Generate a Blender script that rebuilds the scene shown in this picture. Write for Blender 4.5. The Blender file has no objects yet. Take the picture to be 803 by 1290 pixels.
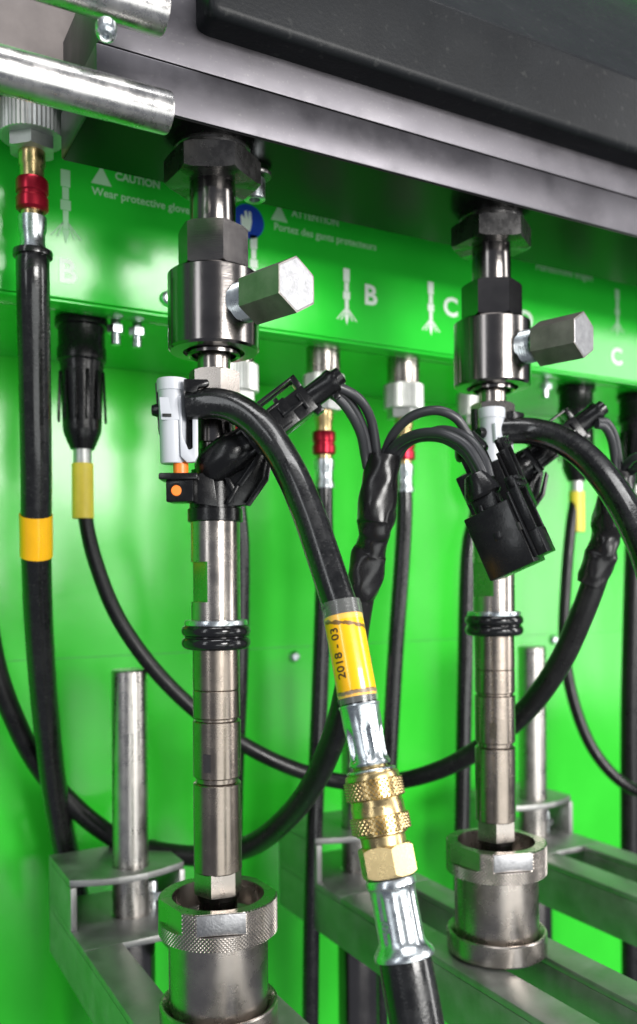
import bpy, math, random
from mathutils import Vector, Matrix
random.seed(7)
R = math.radians
MM = 0.001
# ------------------------------------------------------------------ camera
F = 1110.0; CX = 401.5; HY = 730.0; ROLL = R(0.45); YAW = R(61)
VX, VY = math.cos(YAW), math.sin(YAW)          # view direction in the ground plane
RX, RY = math.sin(YAW), -math.cos(YAW)         # camera right
cd = bpy.data.cameras.new('camera'); cam = bpy.data.objects.new('camera', cd)
bpy.context.scene.collection.objects.link(cam); bpy.context.scene.camera = cam
cd.sensor_fit = 'VERTICAL'; cd.sensor_height = 36; cd.sensor_width = 36 * 803 / 1290
cd.lens = 36 * F / 1290; cd.shift_y = (HY - 645) / 1290
cd.clip_start = 0.01; cd.clip_end = 50
cam.matrix_world = Matrix(((RX, 0, -VX, 0), (RY, 0, -VY, 0), (0, 1, 0, 0), (0, 0, 0, 1))) @ Matrix.Rotation(-ROLL, 4, 'Z')
cd.dof.use_dof = True; cd.dof.focus_distance = 0.325; cd.dof.aperture_fstop = 9.0
# ------------------------------------------------------------------ light
scene = bpy.context.scene
w = bpy.data.worlds.new('World'); scene.world = w; w.use_nodes = True
bg = w.node_tree.nodes['Background']; bg.inputs[0].default_value = (0.80, 0.86, 1.0, 1); bg.inputs[1].default_value = 0.21
def area(name, loc, target, sx, sy, power, col=(1, 1, 1)):
    l = bpy.data.lights.new(name, 'AREA'); l.shape = 'RECTANGLE'; l.size = sx; l.size_y = sy
    l.energy = power; l.color = col
    o = bpy.data.objects.new(name, l); scene.collection.objects.link(o); o.location = loc
    o.rotation_euler = (Vector(target) - Vector(loc)).to_track_quat('-Z', 'Y').to_euler()
area('front_lamp', (0.45, -1.25, 0.27), (0.2, 0.4, 0.05), 0.75, 0.5, 32, (1, 0.98, 0.95))
area('floor_bounce_fill', (0.35, -1.0, -0.45), (0.25, 0.42, 0.1), 1.6, 0.5, 6.5, (0.97, 1, 0.98))  # added fill in place of floor bounce, brightens the panel under the beam
area('left_streak_light', (-1.1, -0.35, 0.45), (0.2, 0.4, -0.05), 0.22, 1.3, 4, (0.95, 0.98, 1))  # unseen strip light added to put streaks on the metal
area('right_streak_light', (1.5, -0.55, 0.35), (0.25, 0.35, 0.05), 0.35, 1.3, 13, (1, 0.99, 0.97))  # added strip, unseen; streaks the metal and brightens the beam's right
area('ceiling_lamp', (0.2, -0.35, 1.7), (0.25, 0.4, 0.0), 1.5, 0.3, 15, (1, 1, 1))
scene.view_settings.view_transform = 'Standard'; scene.view_settings.look = 'None'
scene.view_settings.exposure = 0.2; scene.view_settings.gamma = 1
scene.render.engine = 'CYCLES'

def P(px, py, d):
    """photograph pixel at depth d (mm) -> world point in mm"""
    x, y = px - CX, py - HY
    x, y = x * math.cos(ROLL) - y * math.sin(ROLL), x * math.sin(ROLL) + y * math.cos(ROLL)
    r = x / F * d; z = -y / F * d
    return Vector((r * RX + d * VX, r * RY + d * VY, z))
def PY(px, py, Y):
    a = P(px, py, 1.0); return a * (Y / a.y)
# ------------------------------------------------------------------ materials
def mat(name, col, rough=0.4, metal=0.0, bump=0.0, bscale=(400, 400, 400), var=0.0, vscale=60, coat=0.0, rvar=0.0, spec=0.5, trans=0.0, detail=3, emit=None, wave=None, dust=0.0, dscale=700, dcol=(0.16, 0.16, 0.15)):
    m = bpy.data.materials.new(name); m.use_nodes = True
    nt = m.node_tree; b = nt.nodes['Principled BSDF']; N = nt.nodes.new; L = nt.links.new
    b.inputs['Base Color'].default_value = (*col, 1); b.inputs['Roughness'].default_value = rough
    b.inputs['Metallic'].default_value = metal; b.inputs['Coat Weight'].default_value = coat
    b.inputs['Coat Roughness'].default_value = 0.08; b.inputs['Specular IOR Level'].default_value = spec
    b.inputs['Transmission Weight'].default_value = trans
    tc = N('ShaderNodeTexCoord')
    if var or rvar:
        n = N('ShaderNodeTexNoise'); n.inputs['Scale'].default_value = vscale; n.inputs['Detail'].default_value = 5; n.inputs['Roughness'].default_value = 0.65
        L(tc.outputs['Object'], n.inputs['Vector'])
        if var:
            r = N('ShaderNodeMapRange'); r.inputs[1].default_value = 0.3; r.inputs[2].default_value = 0.7
            r.inputs[3].default_value = 1 - var; r.inputs[4].default_value = 1 + var * 0.6
            mx = N('ShaderNodeMix'); mx.data_type = 'RGBA'; mx.blend_type = 'MULTIPLY'; mx.inputs[0].default_value = 1
            L(n.outputs[0], r.inputs[0]); mx.inputs[6].default_value = (*col, 1); L(r.outputs[0], mx.inputs[7]); L(mx.outputs[2], b.inputs['Base Color'])
        if rvar:
            r = N('ShaderNodeMapRange'); r.inputs[1].default_value = 0.3; r.inputs[2].default_value = 0.7
            r.inputs[3].default_value = max(0.03, rough - rvar); r.inputs[4].default_value = rough + rvar
            L(n.outputs[0], r.inputs[0]); L(r.outputs[0], b.inputs['Roughness'])
    if dust:
        n = N('ShaderNodeTexNoise'); n.inputs['Scale'].default_value = dscale; n.inputs['Detail'].default_value = 2
        n4 = N('ShaderNodeTexNoise'); n4.inputs['Scale'].default_value = 28; n4.inputs['Detail'].default_value = 3
        L(tc.outputs['Object'], n.inputs['Vector']); L(tc.outputs['Object'], n4.inputs['Vector'])
        r = N('ShaderNodeMapRange'); r.inputs[1].default_value = 0.62; r.inputs[2].default_value = 0.74; r.inputs[3].default_value = 0; r.inputs[4].default_value = dust
        r4 = N('ShaderNodeMapRange'); r4.inputs[1].default_value = 0.48; r4.inputs[2].default_value = 0.75; r4.inputs[3].default_value = 0; r4.inputs[4].default_value = dust * 0.22
        ad_ = N('ShaderNodeMath'); ad_.operation = 'ADD'; L(n.outputs[0], r.inputs[0]); L(n4.outputs[0], r4.inputs[0]); L(r.outputs[0], ad_.inputs[0]); L(r4.outputs[0], ad_.inputs[1])
        mx = N('ShaderNodeMix'); mx.data_type = 'RGBA'; mx.clamp_factor = True; L(ad_.outputs[0], mx.inputs[0])
        src = b.inputs['Base Color'].links[0].from_socket if b.inputs['Base Color'].links else None
        if src: L(src, mx.inputs[6])
        else: mx.inputs[6].default_value = (*col, 1)
        mx.inputs[7].default_value = (*dcol, 1); L(mx.outputs[2], b.inputs['Base Color'])
    if bump:
        mp = N('ShaderNodeMapping'); mp.inputs['Scale'].default_value = bscale
        n2 = N('ShaderNodeTexNoise'); n2.inputs['Scale'].default_value = 1; n2.inputs['Detail'].default_value = detail
        bp = N('ShaderNodeBump'); bp.inputs['Strength'].default_value = bump; bp.inputs['Distance'].default_value = 0.0003
        L(tc.outputs['Object'], mp.inputs[0]); L(mp.outputs[0], n2.inputs['Vector']); L(n2.outputs[0], bp.inputs['Height']); L(bp.outputs[0], b.inputs['Normal'])
        if wave:
            mp2 = N('ShaderNodeMapping'); mp2.inputs['Scale'].default_value = wave
            n3 = N('ShaderNodeTexNoise'); n3.inputs['Scale'].default_value = 1; n3.inputs['Detail'].default_value = 1
            bp2 = N('ShaderNodeBump'); bp2.inputs['Strength'].default_value = 0.9; bp2.inputs['Distance'].default_value = 0.0025
            L(tc.outputs['Object'], mp2.inputs[0]); L(mp2.outputs[0], n3.inputs['Vector']); L(n3.outputs[0], bp2.inputs['Height'])
            L(bp.outputs[0], bp2.inputs['Normal']); L(bp2.outputs[0], b.inputs['Normal'])
    return m
GREEN = mat('green_paint', (0.030, 0.52, 0.026), 0.19, spec=0.36, bump=0.12, bscale=(180, 180, 180), rvar=0.06, var=0.12, vscale=9, wave=(16, 16, 3), detail=2)
GREENP = mat('green_panel_paint', (0.022, 0.56, 0.035), 0.16, spec=0.35, bump=0.10, bscale=(220, 220, 220), var=0.10, vscale=14, rvar=0.05)
STEEL = mat('turned_steel', (0.37, 0.335, 0.305), 0.27, 1, bump=0.10, bscale=(60, 60, 5000), var=0.13, vscale=70, rvar=0.08)
WARM = mat('warm_oiled_steel', (0.27, 0.23, 0.195), 0.26, 1, bump=0.10, bscale=(60, 60, 5000), var=0.18, vscale=60, rvar=0.07)
STEELD = mat('oiled_dark_steel', (0.17, 0.158, 0.152), 0.19, 1, bump=0.10, bscale=(60, 60, 3500), var=0.12, vscale=50, rvar=0.04)
BLACKOX = mat('blackened_steel', (0.075, 0.073, 0.072), 0.28, 0.9, bump=0.12, bscale=(900, 900, 900), var=0.35, vscale=120, rvar=0.08)
BARREL = mat('browned_bolt_steel', (0.25, 0.23, 0.21), 0.46, 0.8, bump=0.12, bscale=(700, 700, 700), var=0.3, vscale=90, rvar=0.06)
ROD = mat('ground_rod_steel', (0.60, 0.585, 0.57), 0.28, 1, bump=0.10, bscale=(2500, 200, 200), var=0.25, vscale=110, rvar=0.12)
POST = mat('post_steel', (0.50, 0.47, 0.44), 0.30, 1, bump=0.12, bscale=(300, 300, 2500), var=0.14, vscale=90, rvar=0.1)
FACE = mat('machined_end_face', (0.33, 0.33, 0.34), 0.42, 1, bump=0.4, bscale=(900, 900, 900), var=0.25, vscale=300)
ZINC = mat('zinc_plate', (0.54, 0.58, 0.60), 0.29, 1, bump=0.14, bscale=(500, 500, 500), var=0.2, vscale=220, rvar=0.08)
BRASS = mat('brass', (0.55, 0.42, 0.21), 0.29, 1, bump=0.10, bscale=(600, 600, 2500), var=0.2, vscale=200, rvar=0.08)
RUBBER = mat('hose_rubber', (0.006, 0.006, 0.0065), 0.26, bump=0.30, spec=0.4, coat=0.4, dust=0.12, bscale=(900, 900, 900), var=0.4, vscale=150, rvar=0.12)
CABLE = mat('cable_rubber', (0.007, 0.007, 0.0075), 0.33, spec=0.3, dust=0.12, bump=0.2, bscale=(700, 700, 700), rvar=0.1, vscale=120, var=0.3)
WIRE = mat('wire_grey', (0.028, 0.029, 0.032), 0.36, bump=0.06, bscale=(900, 900, 900), rvar=0.06, vscale=150)
PLAST = mat('black_plastic', (0.005, 0.005, 0.0055), 0.25, spec=0.36, bump=0.12, bscale=(1500, 1500, 1500), rvar=0.10, vscale=180)
SHRINK = mat('heat_shrink', (0.007, 0.0065, 0.007), 0.28, spec=0.42, bump=0.3, bscale=(260, 260, 150), rvar=0.08, vscale=100)
ORING = mat('seal_rubber', (0.008, 0.008, 0.009), 0.16, bump=0.15, bscale=(500, 500, 500))
WHITEP = mat('pale_grey_plastic', (0.46, 0.475, 0.51), 0.38, bump=0.05, bscale=(1200, 1200, 1200))
ORANGE = mat('orange_plastic', (0.85, 0.20, 0.02), 0.4, bump=0.05)
YELLOW = mat('yellow_band', (0.85, 0.43, 0.003), 0.25, var=0.06, vscale=150, coat=0.6, bump=0.1, bscale=(300, 300, 300))
YELLOW2 = mat('pale_yellow_sleeve', (0.80, 0.64, 0.06), 0.45, var=0.1, vscale=120, bump=0.1)
STAIN = mat('brown_stain', (0.16, 0.085, 0.02), 0.3)
RED = mat('red_anodised', (0.36, 0.012, 0.03), 0.28, 0.75, bump=0.1, var=0.2, vscale=200)
NUTPALE = mat('pale_nut', (0.52, 0.53, 0.51), 0.42, 0.7, bump=0.15, bscale=(900, 900, 900), var=0.15, vscale=120)
BAR = mat('brushed_dark_bar', (0.085, 0.081, 0.09), 0.42, 0.9, bump=0.025, bscale=(60, 700, 1600), dust=0.25, var=0.15, vscale=45, rvar=0.08)
UNDER = mat('dark_underside', (0.004, 0.004, 0.004), 0.26, 0, spec=0.10, bump=0.05, bscale=(300, 300, 300), var=0.2, vscale=40)  # near-black colour given to the beam's underside alone
COVER = mat('dark_powder_coat', (0.010, 0.011, 0.0125), 0.42, spec=0.16, bump=0.3, bscale=(600, 600, 600), dust=0.10, dscale=260, var=0.2, vscale=40, detail=4)
ARM = mat('zinc_sheet', (0.36, 0.36, 0.35), 0.48, 0.9, bump=0.15, bscale=(200, 200, 1200), var=0.22, vscale=60, rvar=0.1)
PRINT = mat('white_print', (0.75, 0.88, 0.75), 0.5)
PRINTF = mat('faint_white_print', (0.42, 0.76, 0.44), 0.5)
BLUE = mat('blue_print', (0.012, 0.06, 0.42), 0.4)
INK = mat('black_ink', (0.03, 0.015, 0.01), 0.5)
PINK = mat('pale_steel_block', (0.16, 0.14, 0.135), 0.5, 0.4, bump=0.1, var=0.2, vscale=60)
RECESS_SHADE = mat('recess_shade', (0.006, 0.006, 0.006), 0.6)  # near-black colour standing in for shade inside slots and gaps
FILM = mat('clear_sleeve', (0.80, 0.82, 0.78), 0.12, coat=0.5)
FILM.node_tree.nodes['Principled BSDF'].inputs['Alpha'].default_value = 0.1
# ------------------------------------------------------------------ geometry helpers (mm)
def lathe(prof, seg=64, M=None, rfun=None):
    """prof: list of (r, z); closed at ends when r==0"""
    V = []; Fs = []; rings = []
    for (r, z) in prof:
        if r <= 1e-6:
            rings.append([len(V)]); V.append(Vector((0, 0, z)))
        else:
            s = len(V)
            for i in range(seg):
                a = 2 * math.pi * i / seg
                V.append(Vector((r * math.cos(a), r * math.sin(a), z)))
            rings.append(list(range(s, s + seg)))
    for A, B in zip(rings, rings[1:]):
        if len(A) == 1 and len(B) == 1: continue
        for i in range(seg):
            j = (i + 1) % seg
            if len(A) == 1: Fs.append((A[0], B[j], B[i]))
            elif len(B) == 1: Fs.append((A[i], A[j], B[0]))
            else: Fs.append((A[i], A[j], B[j], B[i]))
    if M is not None: V = [M @ v for v in V]
    return V, Fs
def hexr(a, Rc, rot, n=6):
    k = math.pi / n; t = (a - rot) % (2 * k)
    return Rc * math.cos(k) / math.cos(t - k)
def hexnut(Rc, z0, z1, rot=0, M=None, hole=0, ch=1.0, n=6, seg=72, both=True, clip=0.93):
    """nut with chamfered corners, corner radius Rc, chamfer circle clip*Rc"""
    V = []; Fs = []; rings = []
    def ring(f):
        s = len(V)
        for i in range(seg):
            a = 2 * math.pi * i / seg + rot
            r, z = f(a); V.append(Vector((r * math.cos(a), r * math.sin(a), z)))
        rings.append(list(range(s, s + seg)))
    rc = Rc * clip
    t = 0.577 * ch
    b0 = t if both else 0
    ring(lambda a: (hole if hole else 0.01, z0))
    ring(lambda a: (min(hexr(a, Rc, rot, n), rc), z0))
    ring(lambda a: (hexr(a, Rc, rot, n), z0 + max(0, hexr(a, Rc, rot, n) - rc) * b0 + 0.001))
    ring(lambda a: (hexr(a, Rc, rot, n), z1 - max(0, hexr(a, Rc, rot, n) - rc) * t - 0.001))
    ring(lambda a: (min(hexr(a, Rc, rot, n), rc), z1))
    ring(lambda a: (hole if hole else 0.01, z1))
    if hole: rings.append(rings[0])
    for A, B in zip(rings, rings[1:]):
        for i in range(seg):
            j = (i + 1) % seg; Fs.append((A[i], A[j], B[j], B[i]))
    if M is not None: V = [M @ v for v in V]
    return V, Fs
def knurl(r, z0, z1, cells=64, amp=0.45, M=None, inner=None, flats=None, fdepth=2.2, fz=None, straight=False):
    """band of raised diamonds (or straight ridges); flats: angles of planes cut into the part above fz"""
    seg = cells * 4; cell = 2 * math.pi * r / cells; V = []; Fs = []; rings = []
    rows = int((z1 - z0 - .6) / cell * 4)
    if straight: rows = 1
    zs = [z0 + .3 + (z1 - z0 - .6) * k / rows for k in range(rows + 1)]
    prof = [(inner if inner else 0.01, z0, 0), (r - amp - .3, z0, 0)] + [(r, z, 1) for z in zs] + [(r - amp - .3, z1, 0), (inner if inner else 0.01, z1, 0)]
    kk = 0
    for (rr, z, kn) in prof:
        s = len(V)
        for i in range(seg):
            a = 2 * math.pi * i / seg; q = rr
            if kn:
                u = i / 4.0; v = 0 if straight else kk / 4.0
                t1 = abs(((u + v) % 1) - .5) * 2; t2 = abs(((u - v) % 1) - .5) * 2
                q = rr - amp * max(t1, t2)
            if flats and z > fz:
                for f in flats:
                    c = math.cos(a - f)
                    if c > 0 and q * c > r - fdepth and q > (inner or 0): q = (r - fdepth) / c
            V.append(Vector((q * math.cos(a), q * math.sin(a), z)))
        if kn: kk += 1
        rings.append(list(range(s, s + seg)))
    if inner: rings.append(rings[0])
    for A, B in zip(rings, rings[1:]):
        for i in range(seg):
            j = (i + 1) % seg; Fs.append((A[i], A[j], B[j], B[i]))
    if M is not None: V = [M @ v for v in V]
    return V, Fs
def frame(o, x, y, z=None):
    x = Vector(x).normalized(); y = Vector(y); y = (y - x * y.dot(x)).normalized(); z = x.cross(y)
    return Matrix(((x.x, y.x, z.x, o[0]), (x.y, y.y, z.y, o[1]), (x.z, y.z, z.z, o[2]), (0, 0, 0, 1)))
def zframe(o, z, xh=(0, 0, 1)):
    z = Vector(z).normalized(); x = Vector(xh); x = (x - z * x.dot(z))
    if x.length < 1e-3: x = Vector((1, 0, 0)); x = x - z * x.dot(z)
    x.normalize(); y = z.cross(x)
    return Matrix(((x.x, y.x, z.x, o[0]), (x.y, y.y, z.y, o[1]), (x.z, y.z, z.z, o[2]), (0, 0, 0, 1)))
def box(x0, x1, y0, y1, z0, z1, M=None, b=0.0):
    import bmesh
    bm = bmesh.new()
    bmesh.ops.create_cube(bm, size=1)
    for v in bm.verts:
        v.co = Vector(((x0 + x1) / 2 + v.co.x * (x1 - x0), (y0 + y1) / 2 + v.co.y * (y1 - y0), (z0 + z1) / 2 + v.co.z * (z1 - z0)))
    if b: bmesh.ops.bevel(bm, geom=bm.edges[:], offset=b, segments=2, affect='EDGES', profile=0.5)
    bm.verts.index_update()
    V = [v.co.copy() for v in bm.verts]; Fs = [tuple(v.index for v in f.verts) for f in bm.faces]; bm.free()
    if M is not None: V = [M @ v for v in V]
    return V, Fs
def prism(poly, h0, h1, M=None, b=0.0, holes=None):
    """polygon in xy extruded h0..h1 along z, bevelled"""
    import bmesh
    bm = bmesh.new()
    vs = [bm.verts.new((p[0], p[1], h0)) for p in poly]
    f = bm.faces.new(vs); r = bmesh.ops.extrude_face_region(bm, geom=[f])
    for g in r['geom']:
        if isinstance(g, bmesh.types.BMVert): g.co.z = h1
    bmesh.ops.recalc_face_normals(bm, faces=bm.faces[:])
    if b: bmesh.ops.bevel(bm, geom=bm.edges[:], offset=b, segments=2, affect='EDGES', profile=0.5)
    bm.verts.index_update()
    V = [v.co.copy() for v in bm.verts]; Fs = [tuple(v.index for v in f.verts) for f in bm.faces]; bm.free()
    if M is not None: V = [M @ v for v in V]
    return V, Fs
def spline(pts, n=10):
    """pts: list of (Vector, r) -> smooth list"""
    out = []
    Pn = [(2 * pts[0][0] - pts[1][0], pts[0][1])] + list(pts) + [(2 * pts[-1][0] - pts[-2][0], pts[-1][1])]
    for i in range(1, len(Pn) - 2):
        p0, p1, p2, p3 = Pn[i - 1], Pn[i], Pn[i + 1], Pn[i + 2]
        for k in range(n):
            t = k / n
            def cr(a, b, c, d): return 0.5 * ((2 * b) + (c - a) * t + (2 * a - 5 * b + 4 * c - d) * t * t + (3 * b - a - 3 * c + d) * t ** 3)
            out.append((cr(p0[0], p1[0], p2[0], p3[0]), max(0.05, p1[1] + (p2[1] - p1[1]) * (3 * t * t - 2 * t ** 3))))
    out.append(pts[-1]); return out
def tube(pts, seg=24, n=10, ell=None, smooth=True):
    S = spline(pts, n) if smooth else pts
    V = []; Fs = []; prev = None; N = None
    for i, (p, r) in enumerate(S):
        a = S[max(0, i - 1)][0]; b = S[min(len(S) - 1, i + 1)][0]; T = (b - a).normalized()
        if N is None:
            N = Vector((0, 0, 1)) if abs(T.z) < .9 else Vector((1, 0, 0))
        N = (N - T * N.dot(T)).normalized(); B = T.cross(N)
        s = len(V)
        for k in range(seg):
            q = 2 * math.pi * k / seg; e = ell(q, i / len(S)) if ell else 1
            V.append(p + (N * math.cos(q) + B * math.sin(q)) * r * e)
        if prev is not None:
            for k in range(seg):
                j = (k + 1) % seg; Fs.append((prev + k, prev + j, s + j, s + k))
        prev = s
    Fs.append(tuple(reversed(range(seg)))); Fs.append(tuple(range(prev, prev + seg)))
    return V, Fs
def join(*ms):
    V = []; Fs = []
    for v, f in ms:
        o = len(V); V += list(v); Fs += [tuple(i + o for i in q) for q in f]
    return V, Fs
# ------------------------------------------------------------------ objects
ORG = {}
def thing(name, label, cat, org=(0, 0, 0), group=None, kind=None):
    o = bpy.data.objects.new(name, None); scene.collection.objects.link(o); o.empty_display_size = 0.01
    o.location = Vector(org) * MM; ORG[o] = Vector(org)
    if label: o['label'] = label
    if cat: o['category'] = cat
    if group: o['group'] = group
    if kind: o['kind'] = kind
    return o
def part(name, geo, m, parent=None, ang=32, label=None):
    V, Fs = geo
    if parent is not None: org = ORG[parent]
    else: org = Vector((0, 0, 0))
    me = bpy.data.meshes.new(name); me.from_pydata([(Vector(v) - org) * MM for v in V], [], Fs); me.update()
    import bmesh
    bm = bmesh.new(); bm.from_mesh(me); bmesh.ops.recalc_face_normals(bm, faces=bm.faces[:]); bm.to_mesh(me); bm.free()
    for p in me.polygons: p.use_smooth = True
    me.set_sharp_from_angle(angle=R(ang))
    me.materials.append(m)
    o = bpy.data.objects.new(name, me); scene.collection.objects.link(o)
    if parent is not None: o.parent = parent; ORG[o] = org
    else: ORG[o] = org
    if label: o['label'] = label
    return o
def dup(root, off, label=None, group=None):
    r = root.copy(); scene.collection.objects.link(r); r.location = root.location + Vector(off) * MM
    if label: r['label'] = label
    if group: r['group'] = group
    for ch in list(root.children):
        c = ch.copy(); scene.collection.objects.link(c); c.parent = r
        for g in list(ch.children):
            e = g.copy(); scene.collection.objects.link(e); e.parent = c
    return r
def text_geo(s, size, off=0.0, M=None, spacing=1.0, align='CENTER'):
    c = bpy.data.curves.new('t', 'FONT'); c.body = s; c.size = size; c.offset = off; c.align_x = align; c.align_y = 'CENTER'
    c.space_character = spacing; c.resolution_u = 3; c.extrude = 0.05
    o = bpy.data.objects.new('t', c); scene.collection.objects.link(o)
    me = o.to_mesh(); V = [v.co.copy() for v in me.vertices]; Fs = [tuple(p.vertices) for p in me.polygons]
    o.to_mesh_clear(); bpy.data.objects.remove(o); bpy.data.curves.remove(c)
    if M is not None: V = [M @ v for v in V]
    return V, Fs

# positions
O1 = P(272, 730, 350); O1.z = 0
PITCH = 142.0
TOC = (Vector((0, 0, 0)) - O1).normalized()     # from the first injector towards the camera
ACAM = math.atan2(TOC.y, TOC.x)
def T(x, y, z): return Matrix.Translation((x, y, z))
def Z1(py, d=350): return (HY - py) / F * d
ZB = 171.0; YF = 308.0; YB = 362.0; XL = 83.0
WALLY = 548.0; PANY = 420.0; BOXZ = 133.0

# ================================================================== the setting: wall
wall = thing('back_wall', 'glossy green painted sheet metal back wall behind the hoses', None, (0, WALLY, 0), kind='structure')
part('wall_panel', box(-900, 1500, WALLY, WALLY + 3, -46.9, 420), GREEN, wall)
part('wall_panel', box(-900, 1500, WALLY, WALLY + 3, -900, -47.2), GREEN, wall)
for (px, py) in ((371, 827), (697, 806)):
    p = PY(px, py, WALLY)
    part('screw', lathe([(0, 3.2), (2.2, 3.0), (3.6, 1.8), (4.2, 0), (4.2, -1)], 24, zframe(p, (0, -1, 0))), ZINC, wall)

# ================================================================== green control box
gb = thing('control_box', 'green sheet metal valve box with white lettering above the hose connections', 'control box', (300, PANY, BOXZ))
part('front_panel', box(-500, 1200, PANY, PANY + 2, BOXZ + 0.2, 420, b=0.6), GREENP, gb)
part('bottom_lip', box(-500, 1200, PANY + 1, PANY + 16, BOXZ - 1.5, BOXZ, b=0.4), GREENP, gb)
part('bottom_sheet', box(-500, 1200, PANY + 12, WALLY - 1, BOXZ + 1.0, BOXZ + 3), GREENP, gb)
MP = lambda px, py: T(*PY(px, py, PANY - 0.25)) @ Matrix.Rotation(R(90), 4, 'X')
def lettering(s, px, py, size, off=0, m=PRINT, sp=1.0, name='lettering'):
    part(name, text_geo(s, size, off, MP(px, py), sp), m, gb)
lettering('B', 85, 343, 15.5, 0.45); lettering('B', 467, 373, 15.5, 0.45); lettering('C', 568, 388, 15.5, 0.45)
lettering('C', 777, 450, 15.5, 0.45); lettering('D', 663, 404, 15.5, 0.45)
lettering('CAUTION', 174, 228, 5.0, 0.16, PRINTF); lettering('Wear protective gloves', 182, 254, 5.4, 0.08, PRINTF)
lettering('ATTENTION', 398, 275, 5.2, 0.16, PRINTF); lettering('Portez des gants protecteurs', 412, 299, 5.5, 0.08, PRINTF)
lettering('Handschuhe tragen', 712, 343, 6.4, 0.08, PRINTF)
def flat(pts, m, name, px, py):
    part(name, prism(pts, 0, 0.1, MP(px, py)), m, gb)
for (px, py) in ((128, 221), (352, 268)):
    flat([(-5, -4.5), (5, -4.5), (0, 4.5)], PRINTF, 'warning_triangle', px, py)
flat([(9 * math.cos(2 * math.pi * k / 40), 9 * math.sin(2 * math.pi * k / 40)) for k in range(40)], BLUE, 'blue_sign', 313, 279)
M_ = T(0, -0.15, 0) @ MP(313, 279)
part('glove_mark', join(prism([(-4, -5), (1, -5), (2, 0), (1.5, 5), (.2, 5.5), (0, 1), (-1, 5.5), (-2.2, 5), (-2, 1), (-3.6, 3), (-4.4, 2)], 0, .1, M_)), PRINT, gb)
def pictogram(px, py, s=1.0, m=PRINTF):
    M = MP(px, py)
    g = [box(-2.2 * s, 2.2 * s, 10 * s, 18 * s, 0, .1, M), box(-1.5 * s, 1.5 * s, 4 * s, 9.7 * s, 0, .1, M), box(-2.4 * s, 2.4 * s, -1 * s, 3.7 * s, 0, .1, M),
         box(-1.3 * s, 1.3 * s, -10 * s, -1.2 * s, 0, .1, M), prism([(-1.8 * s, -10.3 * s), (1.8 * s, -10.3 * s), (0, -17 * s)], 0, .1, M)]
    for sg in (-1, 1):
        for q in (3.5, 6.5):
            g.append(prism([(sg * .9 * s, -7 * s), (sg * q * s, -14 * s), (sg * (q + .9) * s, -14 * s), (sg * 1.6 * s, -7 * s)], 0, .1, M))
    part('pictogram', join(*g), m, gb)
pictogram(83, 262, 1.0); pictogram(437, 375, .9, PRINT); pictogram(543, 390, .9, PRINT); pictogram(778, 395, .9); pictogram(320, 335, .9, PRINT)
p = PY(211, 377, PANY)
part('screw', lathe([(0, 4.4), (2.4, 4.2), (3.6, 3.0), (4, 0)], 24, zframe(p, (0, -1, 0))), ZINC, gb)
for (px, py) in ((173, 420), (687, 486), (146, 405)):
    p = PY(px, py, PANY + 22)
    part('screw', join(lathe([(0, 0), (2.2, 0.2), (2.4, .5), (2.4, 14)], 20, T(p.x, p.y, BOXZ - 13)), hexnut(4.4, BOXZ - 7, BOXZ - 3, M=T(p.x, p.y, 0))), ZINC, gb)

# ================================================================== beam
beam = thing('clamp_beam', 'grey brushed steel double bar running across the top above both injectors', 'steel beam', (XL, YF, ZB))
part('lower_bar', box(XL, 1100, YF, YB, ZB, ZB + 18.6, b=0.7), BAR, beam)
part('bottom_plate', box(XL + .8, 1099, YF + .8, YB - .8, ZB - .5, ZB - .003), UNDER, beam)
part('upper_bar', box(XL + 1, 1100, YF + 1.2, YB, ZB + 19.6, ZB + 48, b=0.7), BAR, beam)
part('seam', box(XL + 3, 1099, YF + 3, YB - 2, ZB + 18, ZB + 20), RECESS_SHADE, beam)
cov = thing('beam_cover', 'dark grey textured powder coated cover above the steel bars', 'cover', (121, 295, 204.5))
def covprof(z0):
    # YZ profile
    pts = [(YF + 3, 204.6), (299, 204.6)]
    for k in range(7):
        a = R(90 * k / 6); pts.append((298.5 - 3.5 * math.sin(a), 208.1 - 3.5 * math.cos(a)))
    pts += [(295, 238)]
    for k in range(7):
        a = R(38 * k / 6); pts.append((299 - 4 * math.cos(a), 238 + 4 * math.sin(a)))
    q = pts[-1]; pts += [(q[0] + 198 * math.sin(R(38)), q[1] + 198 * math.cos(R(38))), (418, 219.2), (YF + 3, 219.2)]
    return pts
Mx = Matrix(((0, 0, 1, 0), (1, 0, 0, 0), (0, 1, 0, 0), (0, 0, 0, 1)))
prof = covprof(0); V = []; Fs = []; n = len(prof)
cen = Vector((YF + 10, 240)); xs = [(121, .90), (121.5, .955), (123, .985), (125.5, 1.0), (1100, 1.0)]
for (x, s) in xs:
    for (a, b_) in prof:
        V.append(Vector((x, cen.x + (a - cen.x) * s, cen.y + (b_ - cen.y) * s)))
for i in range(len(xs) - 1):
    for k in range(n):
        j = (k + 1) % n; Fs.append((i * n + k, i * n + j, (i + 1) * n + j, (i + 1) * n + k))
Fs.append(tuple(range(n)))
part('shell', (V, Fs), COVER, cov, ang=50)

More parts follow.
